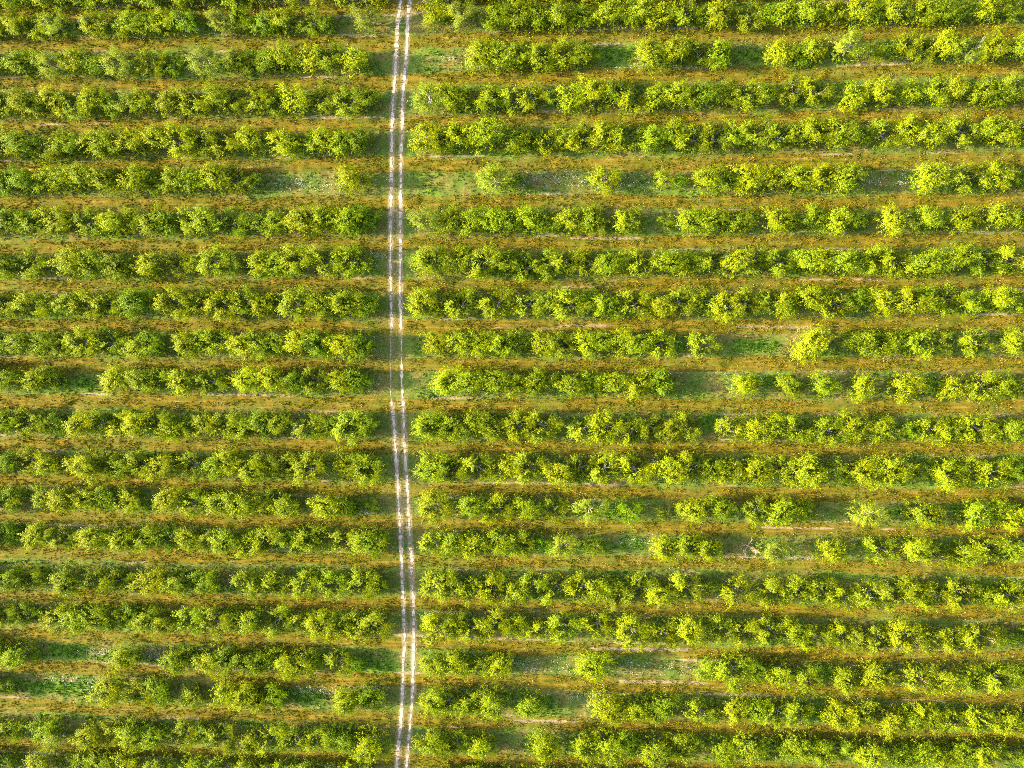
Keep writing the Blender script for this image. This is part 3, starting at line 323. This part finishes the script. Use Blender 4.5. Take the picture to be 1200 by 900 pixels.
def tree_shape(seed, style):
    """returns trunk, limbs, leaf quads for a tree of crown radius about 2 m, 3.9 m tall"""
    r = np.random.default_rng(seed)
    ht = .55 + .25 * r.random()
    lean = r.normal(0, .10, 2)
    tp = np.array([[0, 0, -.1], [lean[0] * .3, lean[1] * .3, ht * .5], [lean[0], lean[1], ht]])
    trunk = tube(tp, [.15, .12, .11], 7)
    n = {'open': 5, 'dense': 6, 'feather': 6, 'small': 4}[style] + int(r.integers(0, 2))
    az = np.arange(n) * 2 * np.pi / n + r.normal(0, .28, n) + r.random() * 6
    limbs = []; nodes = []                       # nodes: (position, outward dir, weight)
    open_ = style == 'open'
    for k in range(n):
        L = (1.75 + .75 * r.random()) * (.85 if style == 'dense' else 1)
        el0 = D(r.uniform(20, 40) if open_ else r.uniform(28, 58)); el1 = el0 + D(r.uniform(15, 40))
        d0 = np.array([math.cos(az[k]) * math.cos(el0), math.sin(az[k]) * math.cos(el0), math.sin(el0)])
        d1 = np.array([math.cos(az[k] + r.normal(0, .3)) * math.cos(el1), math.sin(az[k] + r.normal(0, .3)) * math.cos(el1), math.sin(el1)])
        p = tp[-1].copy(); pts = [p]
        for s in range(6):
            d = norm(d0 * (1 - s / 5) + d1 * (s / 5) + r.normal(0, .12, 3))
            p = p + d * L / 6; pts.append(p)
        pts = np.array(pts)
        limbs.append(tube(pts, np.linspace(.055, .014, 7)))
        for s in range(2, 7): nodes.append((pts[s], d, .6 + .12 * s))
        for b in range(int(r.integers(3, 5))):
            s = int(r.integers(2, 6)); q = pts[s]
            side = np.cross(d, [0, 0, 1]) * r.choice([-1, 1])
            bd = norm(d * .6 + side * r.uniform(.5, 1.1) + np.array([0, 0, r.uniform(-.15, .75)]))
            bl = r.uniform(.6, 1.15); bp = [q]
            for e in range(4):
                bd = norm(bd + np.array([0, 0, .10]) + r.normal(0, .13, 3)); bp.append(bp[-1] + bd * bl / 4)
            bp = np.array(bp)
            limbs.append(tube(bp, np.linspace(.026, .008, 5), 4))
            for e in range(1, 5): nodes.append((bp[e], bd, 1.0))
        if not open_ or k % 2:                   # inner upright shoots fill the crown's middle
            q = pts[2]; up = norm(np.array([r.normal(0, .25), r.normal(0, .25), 1]))
            bp = np.array([q + up * t for t in np.linspace(0, r.uniform(1.0, 1.8), 4)])
            for e in range(1, 4): nodes.append((bp[e], up, .55 if open_ else 1.1))
            limbs.append(tube(bp, np.linspace(.02, .006, 4), 4))
    limbs = join(limbs)
    # leafy shoots
    NS = {'open': 520, 'dense': 600, 'feather': 430, 'small': 360}[style]
    w = np.array([x[2] for x in nodes]); w = w / w.sum()
    pick = np.concatenate([np.arange(len(nodes)), r.choice(len(nodes), max(NS - len(nodes), 60), p=w)]); NS = len(pick)
    S = np.array([nodes[i][0] for i in pick]) + r.normal(0, .16, (NS, 3))
    Dn = np.array([nodes[i][1] for i in pick])
    out = norm(S * np.array([1, 1, 0]) + 1e-6)
    if style == 'feather':
        Dr = norm(.75 * out + .35 * Dn + r.normal(0, .28, (NS, 3)) + np.array([0, 0, .75])); Ls = r.uniform(.45, 1.1, NS); nl = 15
    else:
        Dr = norm(.5 * out + .5 * Dn + r.normal(0, .48, (NS, 3)) + np.array([0, 0, .25])); Ls = np.where(r.random(NS) < .3, r.uniform(.7, 1.15, NS), r.uniform(.25, .65, NS)); nl = 13
    # leafy low suckers round the trunk close the row near the ground
    nk = {'open': 150, 'dense': 150, 'feather': 120, 'small': 60}[style]
    ka = r.uniform(0, 2 * np.pi, nk); kr = 1.75 * np.sqrt(r.random(nk))
    KS = np.stack([np.cos(ka) * kr, np.sin(ka) * kr, r.uniform(.3, 1.5, nk)], -1)
    KD = norm(np.stack([np.cos(ka), np.sin(ka), r.uniform(.1, 1.2, nk)], -1) + r.normal(0, .45, (nk, 3)))
    S = np.concatenate([S, KS]); Dr = np.concatenate([Dr, KD]); Ls = np.concatenate([Ls, r.uniform(.3, .7, nk)]); NS += nk
    t = (np.arange(nl) + .6) / nl
    P = S[:, None] + Dr[:, None] * (Ls[:, None] * t[None])[..., None]
    P[..., 2] -= (.16 if style != 'feather' else .06) * (Ls[:, None] * t[None]) ** 2 * 2
    P = P.reshape(-1, 3) + r.normal(0, .03, (NS * nl, 3))
    Dx = np.repeat(Dr, nl, 0)
    rnd = norm(r.normal(0, 1, (len(P), 3)))
    ldir = norm(Dx * 1.0 + rnd * .9)
    ctr = np.array([0, 0, 1.3])
    nrm = norm(norm(P - ctr) * .75 + Dx * .35 + r.normal(0, .42, (len(P), 3)) + np.array([0, 0, .35]))
    side = norm(np.cross(nrm, ldir)); ldir = norm(np.cross(side, nrm))
    ll = r.uniform(.105, .17, len(P)) * (.9 if style == 'feather' else 1); lw = ll * r.uniform(.22, .31, len(P)) * (.75 if style == 'feather' else 1)
    a = P; c = P + ldir * ll[:, None]; mid = P + ldir * (ll * .45)[:, None]
    V = np.stack([a, mid + side * lw[:, None], c, mid - side * lw[:, None]], 1)
    ok = (V[:, :, 2].min(1) > .25)
    V = V[ok]
    if style == 'open':                          # pruned vase: an airy middle
        rr = np.hypot(V[:, 0, 0], V[:, 0, 1]); V = V[(rr > .45) | (r.random(len(V)) < .6)]
    V = V.reshape(-1, 3)
    F = np.arange(len(V)).reshape(-1, 4)
    return trunk, limbs, (V, F)

STYLES = ['open'] * 9 + ['dense'] * 10 + ['feather'] * 4 + ['small'] * 3
SHAPES = [tree_shape(100 + i, s) for i, s in enumerate(STYLES)]
for i, (tk, lb, lf) in enumerate(SHAPES):        # bring every shape to a 2 m crown radius
    rad = np.percentile(np.hypot(lf[0][:, 0], lf[0][:, 1]), 96)
    k = 2.0 / rad
    SHAPES[i] = ((tk[0] * k, tk[1]), (lb[0] * k, lb[1]), (lf[0] * k, lf[1]))
BY = {s: [i for i, q in enumerate(STYLES) if q == s] for s in set(STYLES)}
white = lambda n: np.ones((n, 4))
MESHES = []
for tk, lb, lf in SHAPES:
    MESHES.append((make_mesh('trunk', tk[0], [tk[1]], [BARK], smooth=True),
                   make_mesh('limbs', lb[0], [lb[1]], [LIMB], smooth=True),
                   make_mesh('crown', lf[0], [lf[1]], [LEAF], attrs={'tint': ('FACE', 'FLOAT_COLOR', white(len(lf[1])))})))

# parse the planting plan
plan = []
for row, s in TREES.items():
    for e in s.split():
        x, y, rad, fl = e.split(',')
        inside = 1
        if fl[-1] in '~!': inside = 0 if fl[-1] == '~' else -1; fl = fl[:-1]
        plan.append(dict(row=row, x=float(x), y=float(y), r=float(rad), fl=fl, inside=inside))
TINT = {'b': (1.24, 1.12, .80), 'd': (.76, .86, .80), 'f': (1.12, 1.06, 3.5), 'g': (.78, 1.05, .6), 'p': (1.14, 1.08, 1.2), '-': (1.03, 1.03, .9)}  # b: mostly sunlight, d: mostly neighbours' shade, both painted into the leaf colour
for t in plan:
    fl = t['fl']
    if 'f' in fl: st = 'feather'
    elif 'p' in fl: st = 'open'
    elif t['r'] < 1.35 or 'g' in fl: st = 'small'
    else: st = 'dense' if rng.random() < .85 else 'open'
    t['style'] = st; t['shape'] = int(rng.choice(BY[st]))
    a = np.array(TINT['b' if 'b' in fl else fl[0].replace('x', '-')])
    if fl == 'bp' or fl == 'pb': a = np.array(TINT['b'])
    v = 1 + rng.normal(0, .09)
    t['tint'] = tuple(np.clip(a * v * (1 + rng.normal(0, .025, 3)), .3, 2.2))
    tx = float(track_x(t['y'])); need = 1.9 + 1.25 * t['r'] + (.45 if t['x'] > tx else 0)
    if 0 < t['x'] - tx < need: t['x'] = tx + need
    if 0 < tx - t['x'] < need: t['x'] = tx - need
    rr = min(1.9 + (t['r'] - 1.9) * .65, 2.15) if t['r'] > 1.4 else t['r']
    s = rr / 2.0 * 1.2
    fx_, fy_ = rng.choice([-1, 1], 2)
    t['s'] = (fx_ * s * rng.uniform(1.06, 1.22), fy_ * s * rng.uniform(.9, 1.0), max(s, .62) * rng.uniform(.85, 1.12) * (.98 if t['r'] > 1.5 else .9))
    t['rz'] = rng.normal(0, .3)
    t['z'] = float(ground_z(np.array([t['x']]), np.array([t['y']]))[0])
    t['side'] = 'right' if t['x'] > float(track_x(t['y'])) else 'left'

# which trees stand alone, and each one's place in its row
def ordinal(n):
    one = ['', 'first', 'second', 'third', 'fourth', 'fifth', 'sixth', 'seventh', 'eighth', 'ninth', 'tenth', 'eleventh', 'twelfth', 'thirteenth',
           'fourteenth', 'fifteenth', 'sixteenth', 'seventeenth', 'eighteenth', 'nineteenth']
    if n < 20: return one[n]
    if n == 20: return 'twentieth'
    if n == 30: return 'thirtieth'
    return ('twenty-' if n < 30 else 'thirty-') + one[n % 10]
for row in TREES:
    for side in ('left', 'right'):
        T = sorted([t for t in plan if t['row'] == row and t['side'] == side and t['inside'] >= 0], key=lambda t: t['x'])
        for i, t in enumerate(T):
            t['from_edge'] = (i + 1) if side == 'left' else len(T) - i
            t['from_track'] = (len(T) - i) if side == 'left' else i + 1
        A = sorted([t for t in plan if t['row'] == row and t['side'] == side], key=lambda t: t['x'])
        for i, t in enumerate(A):
            gl = t['x'] - A[i - 1]['x'] if i else 9
            gr = A[i + 1]['x'] - t['x'] if i + 1 < len(A) else 9
            t['lone'] = gl > 5.3 and gr > 5.3
            t['gapL'] = gl > 6.2; t['gapR'] = gr > 6.2
def look(t):
    fl = t['fl']; lone = 'lone' if t['lone'] else None
    big = 'broad' if t['r'] >= 2.2 else 'small' if t['r'] < 1.6 else None
    if 'p' in fl: base = 'open-crowned'
    elif 'f' in fl: base = 'pale feathery'
    elif 'd' in fl: base = 'dark-green'
    elif 'g' in fl: base = 'low bright-green'
    elif 'b' in fl: base = 'bright-yellow'
    else: base = 'mid-green'
    if 'p' in fl and 'b' in fl: base = 'yellow open-crowned'
    w = (lone or big or ('leafy' if ' ' not in base else ''))
    s = (w + ' ' + base).strip()
    return ' '.join(s.split()[:2]) if len(s.split()) > 2 else s
def label_of(t):
    r = t['row']
    rw = f"the {ordinal(r)} row from the top" if r <= 10 else f"the {ordinal(20 - r + 1)} row from the bottom"
    if r == 20: rw = 'the bottom row'
    if t['from_track'] <= t['from_edge']:
        pl = f"{ordinal(t['from_track'])} {t['side']} of the track"
    else:
        pl = f"{ordinal(t['from_edge'])} from the {t['side']} edge"
    return f"{look(t)} tree, {pl} in {rw}"

cand = [t for t in plan if t['inside'] == 1 and 1 <= t['row'] <= 20 and t['fl'] != 'x']
cand.sort(key=lambda t: -t['r'] - (.35 if t['lone'] else 0) - .0)
chosen = cand[:300]
chosen_ids = set(id(t) for t in chosen)
protos = {}
def place_tree(t):
    sh = t['shape']
    e = bpy.data.objects.new('fruit_tree', None); col.objects.link(e)
    e.empty_display_size = .3
    e.location = (t['x'], t['y'], t['z']); e.rotation_euler = (0, 0, t['rz']); e.scale = t['s']
    tag(e, label_of(t), 'tree', 'fruit trees planted in rows')
    if sh not in protos:
        protos[sh] = [bpy.data.objects.new(n, m) for n, m in zip(('trunk', 'limbs', 'crown'), MESHES[sh])]
        parts = protos[sh]
    else:
        parts = [p.copy() for p in protos[sh]]
    for p in parts:
        col.objects.link(p); p.parent = e
    parts[2].color = (*t['tint'], 1)
    return e
for t in chosen: place_tree(t)

# the one bare dead tree
dead = [t for t in plan if t['fl'] == 'x'][0]
tk, lb, lf = SHAPES[BY['open'][2]]
e = link('bare_tree', None); e.location = (dead['x'], dead['y'], dead['z']); e.scale = (.85, .85, .7)
tag(e, 'small dead tree with bare reddish branches standing alone in a green gap', 'tree')
link('trunk', make_mesh('trunk', tk[0], [tk[1]], [DEAD], smooth=True), e)
r_ = np.random.default_rng(77); tw = [lb]
for k in range(70):
    a = lb[0][r_.integers(len(lb[0]) // 4, len(lb[0]))]; d = norm(np.append(a[:2], .5) + r_.normal(0, .5, 3))
    tw.append(tube(np.array([a, a + d * .3, a + d * .6 + r_.normal(0, .05, 3)]), [.025, .018, .008], 3))
link('limbs', make_mesh('limbs', join(tw)[0], [join(tw)[1]], [DEAD], smooth=True), e)

# all the remaining, smaller trees: one mass
V = []; FQ = []; MI = []; TI = []; o = 0
for t in plan:
    if id(t) in chosen_ids or t['fl'] == 'x': continue
    c, s = math.cos(t['rz']), math.sin(t['rz'])
    M = np.array([[c, -s, 0], [s, c, 0], [0, 0, 1]]) @ np.diag(t['s'])
    for k, (v, f) in enumerate(SHAPES[t['shape']]):
        V.append(v @ M.T + np.array([t['x'], t['y'], t['z']])); FQ.append(f + o); o += len(v)
        MI.append(np.full(len(f), k)); TI.append(np.tile([*t['tint'], 1.0], (len(f), 1)))
tag(link('orchard_trees', make_mesh('orchard_trees', np.concatenate(V), [np.concatenate(FQ)], [BARK, LIMB, LEAF],
    np.concatenate(MI), {'tint': ('FACE', 'FLOAT_COLOR', np.concatenate(TI))})),
    'the smaller fruit trees filling up the rows between the larger ones', 'trees', kind='stuff')
print('trees', len(plan), 'objects', len(chosen), 'stuff faces', sum(len(f) for f in FQ))

# ------------------------------------------------------------------ grass
def blades(x, y, hgt, wid, per, lean, z0=-.02):
    n = len(x); x = np.repeat(x, per); y = np.repeat(y, per); h = np.repeat(hgt, per) * rng.uniform(.6, 1.2, n * per)
    a = rng.uniform(0, 2 * np.pi, n * per); ln = rng.uniform(.2, 1, n * per) * lean * h
    bx = x + rng.normal(0, .07, n * per); by = y + rng.normal(0, .07, n * per)
    z = ground_z(bx, by) + z0
    w = np.repeat(wid, per) * rng.uniform(.6, 1.3, n * per)
    px, py = -np.sin(a) * w, np.cos(a) * w
    V = np.stack([np.stack([bx - px, by - py, z], -1), np.stack([bx + px, by + py, z], -1),
                  np.stack([bx + np.cos(a) * ln, by + np.sin(a) * ln, z + h], -1)], 1).reshape(-1, 3)
    return V, np.arange(len(V)).reshape(-1, 3)
def scatter(n):
    return rng.uniform(-93, 78, n), rng.uniform(-68, 58, n)
def clear_ruts(x, y, d=.28):
    return np.minimum(np.abs(x - rut_x(RA, y)), np.abs(x - rut_x(RB, y))) > d

x, y = scatter(420000)
l = np.abs(lane_dist(x, y) + .4 * (vnoise(x, y, 14, 3, 9) - .5)) + .5 * (vnoise(x, y, 5, 2, 7) - .5)
td_ = np.abs(x - track_x(y))
k = (l < 1.05) & clear_ruts(x, y) & (rng.random(len(x)) < (.12 + .88 * sstep(.32, .62, vnoise(x, y, 2.2, .7, 41)))) & ((td_ > 1.6) | (rng.random(len(x)) < .45))
V1, F1 = blades(x[k], y[k], rng.uniform(.08, .24, k.sum()), np.full(k.sum(), .06), 3, .9)
tag(link('dry_grass', make_mesh('dry_grass', V1, [F1], [DRY_BLADE])), 'dry yellow and rust mown grass along the strips between rows', 'grass', kind='stuff')

x, y = scatter(190000)
l = np.abs(lane_dist(x, y)) + .5 * (vnoise(x, y, 5, 2, 7) - .5)
td_ = np.abs(x - track_x(y))
k = ((l > 1.05) | (rng.random(len(x)) < .05 + .4 * sstep(.45, .7, vnoise(x, y, 3, .9, 47)))) & clear_ruts(x, y, .35) & ((td_ > 2.2) | (rng.random(len(x)) < .4)) & (rng.random(len(x)) < .25 + .75 * sstep(.3, .6, vnoise(x, y, 2.2, 1.1, 43)))
hh = rng.uniform(.10, .30, k.sum()) * np.where(td_[k] < 3.5, .6, 1)
V2, F2 = blades(x[k], y[k], hh, np.full(k.sum(), .06), 3, .8)
tag(link('grass', make_mesh('grass', V2, [F2], [GREEN_BLADE])), 'rough green grass growing under and between the trees', 'grass', kind='stuff')

x, y = scatter(150000)
lu = sstep(.55, .75, vnoise(x, y, 6, 2.2, 12)) * .5
for (a, b, rx, ry) in LUSH:
    lu = np.maximum(lu, np.exp(-(((x - a) / rx) ** 2 + ((y - b) / ry) ** 2) ** 2) * 1.6)
k = (np.abs(lane_dist(x, y)) > 1.35) & (np.abs(x - track_x(y)) > 2.6) & (rng.random(len(x)) < lu)
V3, F3 = blades(x[k], y[k], rng.uniform(.2, .55, k.sum()), np.full(k.sum(), .075), 4, .8)
tag(link('weeds', make_mesh('weeds', V3, [F3], [LUSH_BLADE])), 'patches of fresh green weeds along the tree rows', 'weeds', kind='stuff')

# white umbels: small flat heads above the grass
fx = []; fy = []
for (a, b, rx, ry, n) in FLOWERS:
    cx = rng.normal(a, rx, n // 3); cy = rng.normal(b, ry, n // 3); k = rng.integers(2, 20, n // 3)
    sp = np.repeat(rng.uniform(.08, .45, n // 3), k)
    fx.append(np.repeat(cx, k) + rng.normal(0, 1, k.sum()) * sp); fy.append(np.repeat(cy, k) + rng.normal(0, 1, k.sum()) * sp * .8)
x, y = scatter(26000); k = (np.abs(lane_dist(x, y)) > 1.5) & (np.abs(x - track_x(y)) > 2.2) & (rng.random(len(x)) < sstep(.58, .82, vnoise(x, y, 5, 1.6, 61)))
fx.append(x[k]); fy.append(y[k])
fx = np.concatenate(fx); fy = np.concatenate(fy)
k = (np.abs(lane_dist(fx, fy)) > .9); fx = fx[k]; fy = fy[k]; n = len(fx)
zz = ground_z(fx, fy) + rng.uniform(.15, .6, n); s = rng.uniform(.018, .05, n)
a = rng.uniform(0, 6.28, n)[:, None] + np.arange(5)[None] * 2 * np.pi / 5
tl = rng.normal(0, .35, (n, 2))
dx = np.cos(a) * s[:, None]; dy = np.sin(a) * s[:, None]
V4 = np.stack([fx[:, None] + dx, fy[:, None] + dy, zz[:, None] + dx * tl[:, :1] + dy * tl[:, 1:]], -1).reshape(-1, 3)
F4 = np.arange(len(V4)).reshape(-1, 5)
stem = np.stack([np.stack([fx - .006, fy, zz * 0 - .05], -1), np.stack([fx + .006, fy, zz * 0 - .05], -1), np.stack([fx, fy, zz], -1)], 1).reshape(-1, 3)
F5 = np.arange(len(stem)).reshape(-1, 3) + len(V4)
tag(link('white_wildflowers', make_mesh('white_wildflowers', np.concatenate([V4, stem]), [F4, F5], [FLOWER, GREEN_BLADE],
    np.concatenate([np.zeros(n), np.ones(n)]))), 'white wildflowers in loose patches where trees are missing', 'wildflowers', kind='stuff')
print('faces', len(F1), len(F2), len(F3), n)

# ------------------------------------------------------------------ light, camera
w = bpy.data.worlds.new('World'); scene.world = w; w.use_nodes = True
nt = w.node_tree; bg = nt.nodes['Background']; bg.inputs['Strength'].default_value = SKY
sky = nt.nodes.new('ShaderNodeTexSky'); sky.sky_type = 'NISHITA'; sky.sun_disc = False
sky.sun_elevation = D(SUN_EL); sky.sun_rotation = D(270 - SUN_AZ); sky.dust_density = 4.0; sky.air_density = .8; sky.ozone_density = .6
hz = nt.nodes.new('ShaderNodeHueSaturation'); hz.inputs['Saturation'].default_value = .75      # thin evening haze: a paler sky
nt.links.new(sky.outputs[0], hz.inputs['Color']); nt.links.new(hz.outputs[0], bg.inputs['Color'])
sl = bpy.data.lights.new('sun', 'SUN'); sl.energy = SUN; sl.angle = D(.6); sl.color = (1.0, .745, .39)
so = bpy.data.objects.new('sun', sl); col.objects.link(so); so.rotation_euler = (0, -D(90 - SUN_EL), D(SUN_AZ)); so.location = (-60, 0, 60)

cam = bpy.data.cameras.new('camera'); cam.sensor_width = 36; cam.lens = 833 / 1200 * 36; cam.clip_end = 5000
co = bpy.data.objects.new('camera', cam); col.objects.link(co)
co.location = (0, 0, 105.814); co.rotation_euler = (-0.03017065, 0.05095164, 0.00401969)
scene.camera = co
scene.view_settings.view_transform = 'Standard'; scene.view_settings.look = 'None'
scene.view_settings.gamma = 1; scene.view_settings.use_curve_mapping = False
scene.view_settings.exposure = EXPOSURE
scene.cycles.max_bounces = 6; scene.cycles.diffuse_bounces = 4; scene.cycles.transmission_bounces = 4
scene.cycles.use_denoising = False; scene.cycles.filter_width = .9
